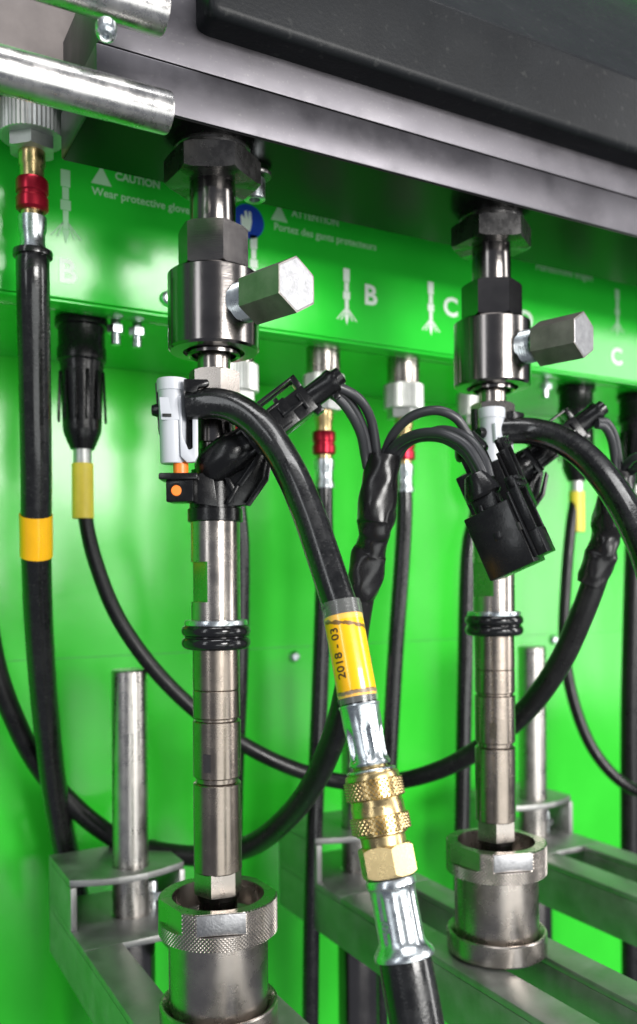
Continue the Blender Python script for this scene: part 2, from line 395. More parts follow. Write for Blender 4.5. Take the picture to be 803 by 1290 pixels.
# ================================================================== clamp rods, upper left
def rodbar(px, py, Y, r, x0, label):
    e = PY(px, py, Y)
    t = thing('clamp_rod', label, 'steel rod', (e.x, Y, e.z), 'bare steel rods crossing the upper left corner')
    M = zframe((e.x, Y, e.z), (1, 0, 0))
    part('rod', lathe([(0, x0), (r, x0), (r, -1.0), (r - .25, -.3), (r - 1, 0), (0, 0)], 64, M), ROD, t)
    return t, e
ra, ea = rodbar(213, 143, 284, 6.9, -260, 'bright steel rod, the lower one, ending in front of the beam corner')
rb, eb = rodbar(207, 16, 278, 7.6, -260, 'bright steel rod, the upper one, with a button head screw near its end')
sp = P(134, 38, 285); sp.y = 276.5; sp.z = eb.z - 6.6
sdir = (TOC * 0.45 + Vector((0, 0, -1))).normalized()
sc = PY(134, 39, 274)
part('screw', lathe([(0, 1.6), (1.0, 1.6), (1.1, 2.5), (2.0, 2.4), (3.0, 1.6), (3.4, .3), (3.4, -2)], 32, zframe(sc, sdir)), ZINC, rb)
sd2 = Vector((0, -0.75, -0.66)).normalized()
part('slot_shade', prism([(7 * math.cos(k / 16 * math.pi) + (2.5 if math.cos(k / 16 * math.pi) > 0 else -2.5), 2.3 * math.sin(k / 16 * math.pi)) for k in range(32)], -1, .25, frame(Vector((sc.x - 15, eb.y, eb.z)) + sd2 * 7.5, (1, 0, 0), sd2.cross(Vector((1, 0, 0))))), BLACKOX, rb)  # raised dark oval, coloured to stand in for a recess's shade
pb = thing('port_block', 'pale steel block partly hidden behind the two steel rods at upper left', 'steel block', P(45, 100, 385))
c0 = PY(52, 50, 392)
part('block', box(c0.x - 60, c0.x + 13, 375, 412, c0.z - 32, c0.z + 12, b=1), PINK, pb)
part('clamp_strip', box(c0.x + 14, c0.x + 19, 366, 400, c0.z - 24, c0.z + 10, b=.6), BLACKOX, pb)
part('lug', box(c0.x + 20, c0.x + 26, 350, 362, c0.z - 6, c0.z + 6, b=1), PINK, pb)
yc = thing('sleeve_end', 'short yellow sleeve end poking in at the left picture edge', 'sleeve', P(0, 124, 372))
part('sleeve', tube([(P(-30, 119, 372), 2.4), (P(-5, 123, 372), 2.4), (P(13, 127, 372), 2.3)], 16), YELLOW, yc)

# ================================================================== high pressure adapter
ad = thing('pressure_adapter', 'left high pressure adapter hanging from the beam with a long hexagonal side bolt', 'adapter', (O1.x, O1.y, ZB), 'adapters hanging under the beam')
MO = T(O1.x, O1.y, 0)
fc = ACAM + R(30)          # a flat turned to the camera
part('collar', lathe([(0, ZB + .5), (15, ZB + .5), (15.2, 169.5), (14.8, 169), (14.8, 168), (15.2, 167.6), (15.2, 166.5), (9, 166)], 64, MO), BLACKOX, ad)
part('hex_nut', hexnut(19.2, 156.8, 166.8, fc - R(4), MO, ch=1, both=True), BLACKOX, ad)
part('shaft', lathe([(9.0, 160), (9.0, 156), (9.1, 155.5), (9.1, 138), (8.7, 137)], 64, MO), STEELD, ad)
part('lower_hex_nut', hexnut(14.2, 122.5, 139, fc - R(14), MO, ch=1.1, both=True, clip=.92), STEELD, ad)
part('block', lathe([(9, 121.2), (17.0, 121.2), (18.0, 120.4), (18.0, 91.4), (17.2, 90.4), (12.2, 90.2), (12.0, 92), (10.6, 92), (10.4, 88.8), (9.6, 88.4), (8.8, 89), (8.6, 92), (0, 92)], 96, MO), STEELD, ad)
part('spigot', lathe([(6.5, 92), (6.5, 76), (5, 75)], 48, MO), STEEL, ad)
bdir = (Vector((RX, RY, 0)) * math.sin(R(46)) - Vector((VX, VY, 0)) * math.cos(R(46)))
MB = zframe((O1.x, O1.y, 106.4), bdir)
bolt = part('side_bolt', hexnut(10.3, 25.5, 47.0, 0, MB, ch=.6, clip=.97), BARREL, ad)
part('end_face', lathe([(0, .12), (9.5, .12), (9.7, 0)], 6, zframe(Vector((O1.x, O1.y, 106.4)) + bdir * 47.0, bdir)), FACE, bolt)
thr = [(7.6, 14)]
for k in range(8): thr += [(7.7, 15.4 + k * 1.15), (7.15, 15.95 + k * 1.15)]
thr += [(7.4, 24.8), (7.4, 26)]
part('thread', lathe(thr, 48, MB), ZINC, bolt)
dup(ad, (PITCH, 0, 0), 'right high pressure adapter hanging from the beam behind the loose black plug')
cs = thing('cap_screw', 'small bright socket cap screw beside the left top nut under the beam', 'screw', P(320, 232, 366))
q = P(321, 238, 366)
part('head', lathe([(0, 3), (2.2, 3), (2.3, 0.4), (3.6, 0), (4.4, .6), (4.5, 8.5), (4.2, 9)], 40, T(q.x, q.y, q.z - 5)), ZINC, cs)
part('shank', lathe([(2.6, q.z + 3), (2.6, ZB + 1)], 24, T(q.x, q.y, 0)), ZINC, cs)
part('washer', lathe([(3, 0), (6, 0), (6.2, .4), (6.2, 1.4), (3, 1.6)], 32, T(q.x + 1, q.y, q.z + 5)), BLACKOX, cs)

# ================================================================== injector
inj = thing('fuel_injector', 'left fuel injector, fully visible, standing in the knurled cup', 'fuel injector', (O1.x, O1.y, -120), 'fuel injectors held upright in the bench')
part('inlet_nut', hexnut(10.4, Z1(510), Z1(468), fc - R(16), MO, ch=1.2, clip=.9), STEEL, inj)
part('neck', lathe([(8.0, Z1(508)), (8.2, Z1(512)), (8.2, Z1(558)), (7.0, Z1(559)), (7.0, Z1(566)), (7.6, Z1(567)), (7.6, Z1(600))], 64, MO), STEELD, inj)
col = part('plastic_collar', lathe([(7.3, Z1(590)), (9.4, Z1(592)), (9.8, Z1(600)), (10.2, Z1(640)), (10.9, Z1(641)), (10.9, Z1(656)), (10.4, Z1(657)), (9, Z1(657))], 64, MO), PLAST, inj)
# upper body with a wrench flat cut on its left side
def bodycut(r, z0, z1, c0, c1, depth, ang, seg=96):
    rows = [(z0, 0), (c0, 0), (c0 + .01, 1), (c1 - .01, 1), (c1, 0), (z1, 0)]
    V = []; Fs = []; prev = None
    for (z, cut) in rows:
        s = len(V)
        for i in range(seg):
            a = 2 * math.pi * i / seg; q = r
            if cut:
                c = math.cos(a - ang)
                if c > 0 and r * c > r - depth: q = (r - depth) / c
            V.append(Vector((q * math.cos(a), q * math.sin(a), z)))
        if prev is not None:
            for i in range(seg):
                j = (i + 1) % seg; Fs.append((prev + i, prev + j, s + j, s + i))
        prev = s
    return [MO @ v for v in V], Fs
part('upper_body', bodycut(9.75, Z1(782), Z1(656), Z1(757), Z1(707), 2.9, ACAM - R(66)), STEEL, inj, ang=25)
part('spring_ring', lathe([(9, Z1(788)), (12.3, Z1(787)), (12.6, Z1(784)), (12.3, Z1(780)), (9, Z1(779))], 64, MO), ZINC, inj)
for z in (Z1(793), Z1(808)):
    part('seal_ring', lathe([(9, z + 2.6)] + [(11.1 + 2.6 * math.sin(R(a)), z + 2.6 * math.cos(R(a))) for a in range(0, 181, 18)] + [(9, z - 2.6)], 72, MO), ORING, inj)
part('seal_carrier', lathe([(9, Z1(789)), (12.4, Z1(790)), (12.6, Z1(812)), (9, Z1(813))], 64, MO), ORING, inj)
def seg_body(r, y0, y1, ch=.5):
    return [(r - ch, Z1(y0)), (r, Z1(y0) - ch), (r, Z1(y1) + ch), (r - ch, Z1(y1))]
pr = [(9.0, Z1(812))] + seg_body(9.35, 815, 866, .06) + seg_body(9.35, 866.5, 902, .4) + [(8.6, Z1(902.5)), (8.6, Z1(905))] + seg_body(9.5, 905.5, 976, .35) + [(8.3, Z1(977)), (8.3, Z1(982))] + seg_body(9.5, 983, 1094, .5)
part('nozzle_nut', lathe(pr + [(0, Z1(1094))], 80, MO), WARM, inj)
part('marking', box(-1.6, 1.6, -.05, .05, -3.6, 3.6, zframe(Vector((O1.x, O1.y, Z1(955))) + Vector((math.cos(ACAM - R(24)), math.sin(ACAM - R(24)), 0)) * 9.55, (math.cos(ACAM - R(24)), math.sin(ACAM - R(24)), 0)) @ Matrix.Rotation(R(90), 4, 'X') @ Matrix.Rotation(R(90), 4, 'Y')), STEELD, inj)
part('hex_section', hexnut(9.6, Z1(1122), Z1(1092), fc + R(14), MO, ch=1.0, clip=.94), STEEL, inj)
part('nozzle_tip', lathe([(8.3, Z1(1118)), (8.3, Z1(1128)), (7.6, Z1(1130)), (7.6, Z1(1165)), (0, Z1(1165))], 64, MO), STEELD, inj)
# plastic hood running up to the electrical socket
hood = part('socket_hood', tube([(P(262, 594, 347), 6.4), (P(272, 586, 344), 7.8), (P(290, 572, 342), 8.0), (P(308, 560, 342), 6.8), (P(326, 548, 342), 6.0), (P(342, 538, 342), 5.6)], 28, 8), PLAST, inj)
FX = (P(400, 492, 343) - P(330, 545, 343)).normalized()       # socket axis
def CF(px, py, d, ax=None):                                     # frame: x = along socket, y = up across, z = to camera
    return frame(P(px, py, d), ax or FX, (Vector((0, 0, 1))), None)
Ms = CF(340, 539, 342)
part('socket', box(-9, 11, -5.8, 5.6, -5.5, 5.5, Ms, b=.7), PLAST, hood)
for s in (-1, 1): part('socket_rib', box(-12, 8, s * 4.6 - .5, s * 4.6 + .5, 5.6, 6.5, Ms, b=.2), PLAST, hood)
part('socket_lock', box(-10, -6.5, -6.6, 6.6, -6.3, 6.6, Ms, b=.5), PLAST, hood)
# stiffening web below the hood
def campoly(pts, d0, d1, b=.3):
    o = P(*pts[0], d0); z = TOC; x = Vector((RX, RY, 0)); y = Vector((0, 0, 1)); x = (x - z * x.dot(z)).normalized()
    M = Matrix(((x.x, y.x, z.x, o.x), (x.y, y.y, z.y, o.y), (x.z, y.z, z.z, o.z), (0, 0, 0, 1)))
    k = d0 / F
    poly = [((a - pts[0][0]) * k, -(b_ - pts[0][1]) * k) for (a, b_) in pts]
    return prism(poly, 0, d1, M, b)
web = part('web', campoly([(290, 566), (334, 556), (340, 574), (334, 604), (312, 637), (285, 640), (268, 630)], 347, 5.2), PLAST, inj)
for pts in ([(330, 562), (336, 566), (322, 590), (304, 614), (299, 610), (316, 586)], [(283, 602), (289, 602), (298, 618), (293, 622)], [(300, 606), (304, 609), (290, 634), (285, 634)],
            [(340, 570), (344, 576), (338, 606), (315, 638), (308, 637), (332, 602)]):
    part('rib', campoly(pts, 341, 1.6, .2), PLAST, web)
part('bracket_arm', campoly([(236, 602), (268, 596), (274, 640), (244, 636)], 345, 7), PLAST, inj)
dup(inj, (PITCH, 0, 0), 'right fuel injector, half hidden behind the loose black plug')

# ================================================================== white return connector
rc = thing('return_connector', 'pale grey return line connector clipped left of the left injector top', 'connector', P(219, 582, 338), 'return line connectors on the injectors')
cc = P(218, 530, 338); MC = T(cc.x, cc.y, 0)
zc = lambda y: (HY - y) / F * 338
part('body', lathe([(0, zc(583)), (4.6, zc(583)), (4.9, zc(581)), (5.1, zc(540)), (5.5, zc(494)), (5.7, zc(492))], 48, MC), WHITEP, rc)
part('cap', lathe([(5.4, zc(493)), (6.0, zc(492)), (6.1, zc(480)), (5.8, zc(477)), (4.6, zc(476)), (4.4, zc(477.5)), (0, zc(477.5))], 48, MC), WHITEP, rc)
lt = part('latch', campoly([(201, 501), (224, 501), (226, 530), (203, 530)], 334, 1.8, .4), WHITEP, rc)
part('latch_slot_shade', campoly([(205, 521), (216, 521), (216, 525), (205, 525)], 332, .25, .05), RECESS_SHADE, lt)  # dark patch on the latch for the shade of an opening
part('hook', campoly([(228, 576), (236, 584), (246, 583), (250, 575), (250, 528), (262, 516), (262, 510), (246, 514), (243, 524), (243, 566), (238, 568), (231, 550), (230, 500), (225, 500)], 336, 3.0, .5), WHITEP, rc)
part('clip', campoly([(232, 480), (262, 480), (264, 485), (260, 489), (250, 490), (248, 497), (236, 497), (232, 492)], 334, 4, .5), PLAST, rc)
part('side_knob', lathe([(0, 2), (2, 1.8), (2.6, 0), (2.6, -3)], 24, zframe(P(198, 517, 339), -Vector((RX, RY, 0)))), PLAST, rc)
part('back_strip', campoly([(196, 484), (202, 484), (203, 550), (200, 548)], 344, 3, .4), PLAST, rc)
part('inner_post', campoly([(230, 500), (243, 500), (243, 566), (238, 568), (233, 560)], 340, 2, .2), PLAST, rc)
part('orange_stem', lathe([(2.9, zc(600)), (2.9, zc(583)), (2.5, zc(581))], 32, T(P(228, 590, 338).x, P(228, 590, 338).y, 0)), ORANGE, rc)
q = P(228, 600, 338)
part('flange', box(-7.6, 7.2, -6, 6, -1.2, 1.3, T(q.x, q.y, q.z - .6) @ Matrix.Rotation(ACAM + R(90) - R(6), 4, 'Z'), b=.6), PLAST, rc)
hs = part('lower_block', box(-4.7, 6.2, -4.5, 4.5, -9.6, -1.0, T(q.x, q.y, q.z - .6) @ Matrix.Rotation(ACAM + R(90) - R(14), 4, 'Z'), b=.7), PLAST, rc)
part('orange_window', lathe([(0, .35), (1.9, .3), (2.1, 0)], 24, zframe(P(222.5, 618, 333.4), TOC)), ORANGE, hs)
part('window_rim', lathe([(2.1, 0), (2.2, .6), (2.9, .6), (3.0, 0)], 24, zframe(P(222.5, 618, 333.5), TOC)), PLAST, hs)
r2 = dup(rc, (PITCH, 0, 0), 'pale grey return line connector at the top of the right injector')
rel = ORG[rc] - Vector((O1.x, O1.y, 0)); ra2 = Matrix.Rotation(R(38), 4, 'Z')
r2.location = (Vector((O1.x + PITCH, O1.y, 0)) + ra2 @ rel) * MM; r2.rotation_euler = (0, 0, R(38))

# ================================================================== return hose with brass coupling (foreground)
ha = thing('return_hose', 'foreground black hose with yellow date sleeve and brass quick coupling', 'hose', P(425, 760, 300))
hp = [(236, 511, 334, 5.3), (250, 510, 334, 5.6), (272, 508, 333, 5.8), (298, 515, 331, 5.8), (325, 534, 328, 5.9), (349, 564, 324, 5.9), (370, 602, 318, 5.95), (390, 650, 312, 5.95), (408, 702, 306, 6.0), (428, 762, 300, 6.05)]
part('hose', tube([(P(a, b_, d), r) for a, b_, d, r in hp], 40, 12), RUBBER, ha)
A = P(429, 757, 300.3); B = P(527, 1300, 271)
ax = (B - A); LA = ax.length; ax.normalize()
MA = zframe(A, ax, TOC)           # local x roughly to the camera
def ta(y): return (y - 757) / 543 * LA
def la(lst): return [(r, ta(y)) for r, y in lst]
part('hose_end', lathe(la([(6.1, 758), (6.1, 905)]), 48, MA), RUBBER, ha)
def crush(q, t): return 1.0
slv = part('sleeve', lathe(la([(6.3, 778), (6.62, 779), (6.66, 800), (6.62, 850), (6.64, 884), (6.3, 888)]), 64, MA), YELLOW, ha)
part('clear_cover', lathe(la([(6.15, 759), (6.7, 759), (6.9, 765), (6.86, 785), (6.68, 786)]), 64, MA), FILM, ha)
part('clear_cover', lathe(la([(6.66, 880), (6.86, 884), (6.9, 890), (6.6, 896), (6.25, 896)]), 64, MA), FILM, ha)
# stain line and date printing wrapped round the sleeve
def subdiv(geo, cuts=2):
    import bmesh
    bm = bmesh.new(); vs = [bm.verts.new(v) for v in geo[0]]
    for f in geo[1]:
        try: bm.faces.new([vs[i] for i in f])
        except ValueError: pass
    bmesh.ops.triangulate(bm, faces=bm.faces[:])
    for _ in range(cuts):
        bmesh.ops.subdivide_edges(bm, edges=[e for e in bm.edges if e.calc_length() > .35], cuts=1, use_grid_fill=False)
        bmesh.ops.triangulate(bm, faces=bm.faces[:])
    bm.verts.index_update(); V = [v.co.copy() for v in bm.verts]; Fs = [tuple(v.index for v in f.verts) for f in bm.faces]; bm.free()
    return V, Fs
def wrap(geo, r, t0, a0, dr=0.0):
    V, Fs = subdiv(geo, 3); out = []
    for v in V:
        a = a0 + v.x / r; out.append(MA @ Vector(((r + v.z) * math.cos(a), (r + v.z) * math.sin(a), t0 + v.y)))
    return out, Fs
st = []
import random as rr
pa = []; pb2 = []
for k in range(33):
    a = -9.5 + 19 * k / 32; c = ta(792) - ta(757) + ta(757) - a * .22 + rr.uniform(-.2, .2); h = .35 + .55 * abs(math.sin(k * .5)) * rr.uniform(.6, 1)
    pa.append((a, c - h)); pb2.append((a, c + h))
Vs = []; Fss = []
for k in range(33): Vs += [Vector((pa[k][0], pa[k][1], 0)), Vector((pb2[k][0], pb2[k][1], 0))]
for k in range(32): Fss.append((2 * k, 2 * k + 2, 2 * k + 3, 2 * k + 1))
part('stain', wrap((Vs, Fss), 6.70, 0, 0), STAIN, slv)
Vs = []; Fss = []
for k in range(33):
    a = -9.5 + 19 * k / 32; Vs += [Vector((a, ta(880) + rr.uniform(-.2, .2), 0)), Vector((a, ta(885) + rr.uniform(-.3, .2), 0))]
for k in range(32): Fss.append((2 * k, 2 * k + 2, 2 * k + 3, 2 * k + 1))
part('stain', wrap((Vs, Fss), 6.69, 0, 0), STAIN, slv)
tg = text_geo('2018 - 03', 4.5, 0.03, Matrix.Rotation(R(-90), 4, 'Z'))
DATE_A = 0.74
tv = [Vector((v.x, v.y, v.z)) for v in tg[0]]
part('date_print', wrap((tv, tg[1]), 6.72, ta(829), DATE_A), INK, slv)
# first crimped ferrule
def crimp(prof, n, depth, seg=96):
    V = []; Fs = []; prev = None
    for (r, y, c) in prof:
        s = len(V)
        for i in range(seg):
            a = 2 * math.pi * i / seg
            q = r - c * depth * max(0, math.cos(n * a)) ** 1.2
            V.append(MA @ Vector((q * math.cos(a), q * math.sin(a), ta(y))))
        if prev is not None:
            for i in range(seg):
                j = (i + 1) % seg; Fs.append((prev + i, prev + j, s + j, s + i))
        prev = s
    return V, Fs
part('crimp_ferrule', crimp([(6.3, 899, 0), (6.9, 898, 0), (7.0, 900, 0), (6.6, 903, 0), (6.5, 925, .1), (6.4, 932, .6), (6.2, 938, 1), (6.1, 960, 1), (6.3, 968, .6), (6.8, 972, .1), (7.0, 975, 0), (6.6, 978, 0), (4, 979, 0)], 6, 1.5), ZINC, ha)
br = part('coupling', lathe(la([(4.5, 970), (5.6, 978), (5.8, 981), (7.4, 982), (7.9, 985), (7.9, 987), (8.6, 988), (8.9, 991), (8.9, 995), (8.4, 997), (8.4, 1024), (8.7, 1026), (8.7, 1040), (8.4, 1041), (8.3, 1064), (7.4, 1066), (7.3, 1068), (7.3, 1090)]), 80, MA), BRASS, ha)
part('wire_ring', lathe([(7.6 + .55 * math.cos(R(a)), ta(984.5) + .55 * math.sin(R(a))) for a in range(0, 361, 30)], 64, MA), ZINC, br)
for (y0, y1) in ((995, 1020), (1040, 1062)):
    part('knurled_band', knurl(9.85, ta(y0), ta(y1), 36, .8, MA, inner=8.0), BRASS, br, ang=8)
part('coupling_hex', hexnut(9.3, ta(1078), ta(1116), R(-4), MA, ch=1.6, clip=.89), BRASS, br)
part('stamping', wrap(text_geo('AUTO', 3.0, .02, Matrix.Rotation(R(180), 4, 'Z')), 8.75, ta(1033), .35), BRASS, br)
part('stamping', wrap(text_geo('214', 3.4, .0, Matrix.Rotation(R(-90), 4, 'Z')), 8.15, ta(1098), 0.0), BRASS, br)
part('lower_ferrule', crimp([(6, 1117, 0), (7.7, 1118, 0), (8.1, 1121, 0), (8.1, 1127, 0), (7.6, 1130, 0), (7.3, 1134, .5), (7.3, 1140, 1), (7.3, 1190, 1), (7.4, 1194, .6), (8.0, 1199, .2), (9.3, 1205, 0), (9.7, 1210, 0), (9.6, 1213, 0), (9.0, 1214, 0), (7.9, 1212, 0)], 8, .34), ZINC, ha)
part('stamping', wrap(text_geo('69', 4.0, .05, Matrix.Rotation(R(-90), 4, 'Z')), 7.5, ta(1172), .75), ZINC, ha)
part('lower_hose', lathe(la([(0, 1205), (8.3, 1206), (8.5, 1230), (8.6, 1420)]), 56, MA), RUBBER, ha)

hb = thing('return_hose', 'thick black hose leaving the right injector towards the right edge', 'hose', P(640, 543, 402))
hp = [(622, 543, 402, 5.6), (640, 543, 402, 6.0), (668, 543, 400, 6.0), (700, 551, 394, 6.1), (735, 573, 384, 6.2), (768, 610, 372, 6.3), (798, 660, 360, 6.4), (822, 720, 350, 6.4), (840, 800, 344, 6.4)]
part('hose', tube([(P(a, b_, d), r) for a, b_, d, r in hp], 40, 12), RUBBER, hb)

# ================================================================== wiring loom of the left injector
def plugbody(root, M, s=1.0):
    """small injector plug that sits on the socket; x along cable exit"""
    b = part('plug', box(-2, 15, -5.6, 5.2, -5, 5.2, M, b=.6), PLAST, root)
    part('latch_frame', join(box(-8, 15, 9.2, 10.4, 2.6, 4.8, M, b=.3), box(-8, 15, 9.2, 10.4, -4.5, -2.6, M, b=.3), box(-8, -6.2, 4.5, 10.4, -4.5, 4.8, M, b=.3), box(12.6, 15, 5, 10.4, -4.5, 4.8, M, b=.3), box(2.5, 4.4, 4.6, 7.4, 1, 4.8, M, b=.3)), PLAST, b)
    part('side_rail', join(box(2, 12, -1.0, .4, 5.2, 6.4, M, b=.25), box(10.8, 12.2, -3.6, 3.2, 5.2, 6.4, M, b=.25), box(2, 3.4, -.8, 3.4, 5.2, 6.2, M, b=.25)), PLAST, b)
    part('boot', lathe([(4.4, 13), (4.7, 15), (4.7, 24), (5.0, 24.5), (5.0, 26.5), (3.6, 27.5), (3.4, 30), (0, 30.2)], 32, M @ Matrix(((0, 0, 1, 0), (1, 0, 0, 0), (0, 1, 0, 0), (0, 0, 0, 1)))), PLAST, b)
    part('hook_lug', join(box(13, 16.5, -7.4, -4, -2, 3, M, b=.5), box(22, 25, -7, -4.4, -2, 2, M, b=.5)), PLAST, b)
    return b
lw = thing('wiring_loom', 'black wiring loom with crinkled shrink tube hanging between the two injectors', 'wiring loom', P(480, 575, 360))
plugbody(lw, CF(352, 531, 342))
TOPL = (484, 577, 362)
def wirepts(lst, r): return [(P(a, b_, d), r) for a, b_, d in lst]
for k, lst in enumerate((
        [(404, 489, 345), (420, 490, 346), (442, 508, 350), (458, 540, 356), (466, 575, 361), (468, 590, 362)],
        [(404, 493, 342), (420, 497, 343), (438, 515, 347), (454, 545, 354), (460, 574, 360), (463, 590, 361)],
        [(404, 487, 341), (424, 487, 342), (452, 502, 347), (468, 530, 354), (475, 572, 360), (476, 590, 362)],
        [(482, 592, 362), (484, 574, 361), (497, 545, 356), (520, 524, 351), (550, 517, 347), (574, 526, 347), (588, 545, 349), (594, 556, 350)],
        [(487, 592, 361), (488, 578, 360), (500, 560, 354), (525, 547, 345), (556, 546, 338), (585, 560, 334), (603, 585, 332), (611, 606, 331)],
        [(492, 592, 362), (494, 580, 361), (508, 562, 357), (530, 551, 350), (560, 553, 343), (586, 570, 338), (600, 592, 335), (605, 608, 334)],
        [(494, 592, 363), (498, 582, 362), (512, 560, 360), (532, 549, 352), (560, 542, 345), (590, 553, 338), (609, 578, 334), (617, 602, 332)])):
    part('wire', tube(wirepts(lst, 1.95), 16, 10), WIRE, lw)
def crinkle(q, t): return 1 + .05 * math.sin(2 * q + 9 * t) + .035 * math.sin(3 * q + 23 * t) + .02 * math.sin(5 * q - 40 * t)
hs_ = [(484, 574, 361, 6.6), (482, 590, 361, 6.9), (479, 612, 361, 7.3), (475, 638, 361, 8.2), (474, 656, 362, 8.3), (472, 668, 362, 7.2), (470, 678, 363, 6.3), (468, 690, 364, 6.2), (465, 700, 365, 7.0), (461, 722, 366, 7.2), (457, 740, 367, 7.0), (455, 746, 368, 6.7)]
part('shrink_tube', tube([(P(a, b_, d), r) for a, b_, d, r in hs_], 40, 8, ell=crinkle), SHRINK, lw, ang=60)
lc = [(462, 715, 366), (452, 772, 372), (441, 850, 385), (424, 920, 402), (396, 985, 425), (362, 1030, 450), (318, 1064, 475), (260, 1078, 492), (200, 1073, 500), (150, 1058, 504), (98, 1020, 500), (50, 966, 490), (18, 905, 478), (-5, 840, 468), (-20, 760, 460)]
lr = [5.5, 5.6, 5.7, 5.7, 5.8, 5.8, 5.9, 5.8, 5.7, 5.6, 5.6, 5.6, 5.6, 5.6, 5.6]
part('cable', tube([(P(a, b_, d), r) for (a, b_, d), r in zip(lc, lr)], 32, 12), CABLE, lw)

# loose plugs on the loom
def loose(root, cfront, s, d, label=None):
    # box built from the front face corners TL, TR, BL and a depth vector, in pixels
    TL, TR, BL, DV, dd = cfront
    a = P(*TL, d); xv = P(*TR, d) - a; yv = P(*BL, d + 3) - a; zv = P(TL[0] + DV[0], TL[1] + DV[1], d + dd) - a
    M = Matrix(((xv.x, yv.x, zv.x, a.x), (xv.y, yv.y, zv.y, a.y), (xv.z, yv.z, zv.z, a.z), (0, 0, 0, 1)))
    return M, xv.length, yv.length, zv.length
def sbox(M, lens, x0, x1, y0, y1, z0, z1, b=.5):
    """box given as fractions of the oblique frame M, bevelled in mm"""
    lx, ly, lz = lens
    Mn = M @ Matrix.Diagonal((1 / lx, 1 / ly, 1 / lz, 1))
    return box(x0 * lx, x1 * lx, y0 * ly, y1 * ly, z0 * lz, z1 * lz, Mn, b)
def make_plug(px, py, d, axis_px, w=19.0, h=22.0, t=11.0, tilt=0.0):
    """frame: y runs from cable end down the plug, x across, z to camera"""
    o = P(px, py, d); y = -(P(axis_px[0], axis_px[1], d + axis_px[2]) - o).normalized()
    zc_ = (-o).normalized(); x = y.cross(zc_).normalized(); z = x.cross(y).normalized()
    Rt = Matrix.Rotation(tilt, 4, 'Y')
    return Matrix(((x.x, y.x, z.x, o.x), (x.y, y.y, z.y, o.y), (x.z, y.z, z.z, o.z), (0, 0, 0, 1))) @ Rt
def plug_thing(name, label, M):
    t = thing(name, label, 'electrical plug', M.translation, 'loose black plugs on the middle loom')
    h = part('housing', box(-9.4, 9.0, -36.5, -11.5, -7, 7, M, b=.55), PLAST, t)
    part('grip', box(9.0, 10.4, -35, -9, -6.4, 5.6, M, b=.4), PLAST, t)
    part('latch', join(box(10.2, 14.2, -35, -25, -6.0, 4.6, M, b=.4), box(10.2, 13.6, -9, -4, -6.0, 4.6, M, b=.4),
                       box(10.4, 14, -26, -5, 3.2, 4.6, M, b=.3), box(10.4, 14, -26, -5, -6, -4.4, M, b=.3)), PLAST, t)
    part('latch_recess_shade', box(10.4, 11.6, -25, -8, -4.4, 3.4, M, b=.1), RECESS_SHADE, t)  # floor coloured near black for the shade inside the latch
    part('latch_step', join(box(10.4, 14.8, -6, -4.4, -5, 3.8, M, b=.3), box(10.4, 14.6, -8.6, -7.0, -5, 3.8, M, b=.3)), PLAST, t)
    part('side_notch_shade', box(8.4, 9.5, -24, -21, 2, 7.3, M, b=.15), RECESS_SHADE, t)  # raised dark piece, painted as the shade of a notch
    part('neck', box(-5.2, 4.8, -14, -5, -4.5, 4.5, M, b=1.2), PLAST, t)
    part('neck_pin', box(-3, -1, -13, -9, 4.4, 5.6, M, b=.3), PLAST, t)
    part('grommet', lathe([(0, 4.4), (3.4, 4.4), (4.2, 4.0), (6.9, -2.4), (7.0, -4.4), (6.2, -5.4), (0, -5.4)], 36, M @ T(-.5, -1.0, 0) @ Matrix.Rotation(R(-90), 4, 'X')), PLAST, t)
    part('boss', lathe([(0, .2), (1.1, .2), (1.2, .6), (2.2, .6), (2.4, 0)], 28, M @ T(9.0, -15.5, 3.0) @ Matrix.Rotation(R(90), 4, 'Y')), PLAST, t)
    part('raised_square', box(-1.2, 1.8, -24, -21, 6.6, 7.1, M, b=.1), PLAST, t)
    return t
MPL = make_plug(604, 607, 332, (640, 688, -4), tilt=R(-18))
plug_thing('loose_plug', 'black square plug hanging loose in front of the right injector', MPL)
MP2 = make_plug(590, 556, 356, (626, 637, 2), tilt=R(-12))
plug_thing('loose_plug', 'black plug tucked directly behind the front loose plug', MP2)

# ================================================================== wiring loom of the right injector
l2 = thing('wiring_loom', 'black wiring loom at the right edge with its thick cable sweeping down left', 'wiring loom', P(768, 640, 430))
off2 = Vector((PITCH, 0, 0))
M2 = T(*off2) @ CF(352, 531, 342)
plugbody(l2, M2)
for lst in ([(752, 531, 408), (764, 532, 410), (774, 548, 414), (779, 575, 418), (780, 600, 420)], [(752, 535, 406), (762, 538, 408), (770, 553, 412), (774, 575, 417), (776, 600, 420)],
            [(784, 600, 420), (790, 585, 416), (803, 575, 410), (830, 570, 405)], [(786, 604, 420), (794, 596, 416), (806, 590, 410), (830, 588, 405)]):
    part('wire', tube(wirepts(lst, 1.95), 14, 8), WIRE, l2)
hs_ = [(782, 596, 420, 7.0), (778, 615, 420, 7.8), (772, 640, 420, 8.6), (767, 660, 421, 8.6), (763, 676, 422, 6.8), (760, 690, 422, 6.6), (757, 700, 423, 7.4), (749, 722, 425, 7.2), (744, 736, 426, 6.8)]
part('shrink_tube', tube([(P(a, b_, d), r) for a, b_, d, r in hs_], 40, 8, ell=crinkle), SHRINK, l2, ang=60)
lc = [(756, 712, 424), (735, 770, 430), (705, 836, 440), (664, 893, 452), (612, 938, 468), (556, 969, 480), (495, 985, 490), (435, 985, 494), (378, 971, 492), (318, 944, 486), (255, 902, 478), (196, 845, 470), (150, 780, 462), (122, 712, 454), (108, 652, 448), (106, 600, 447)]
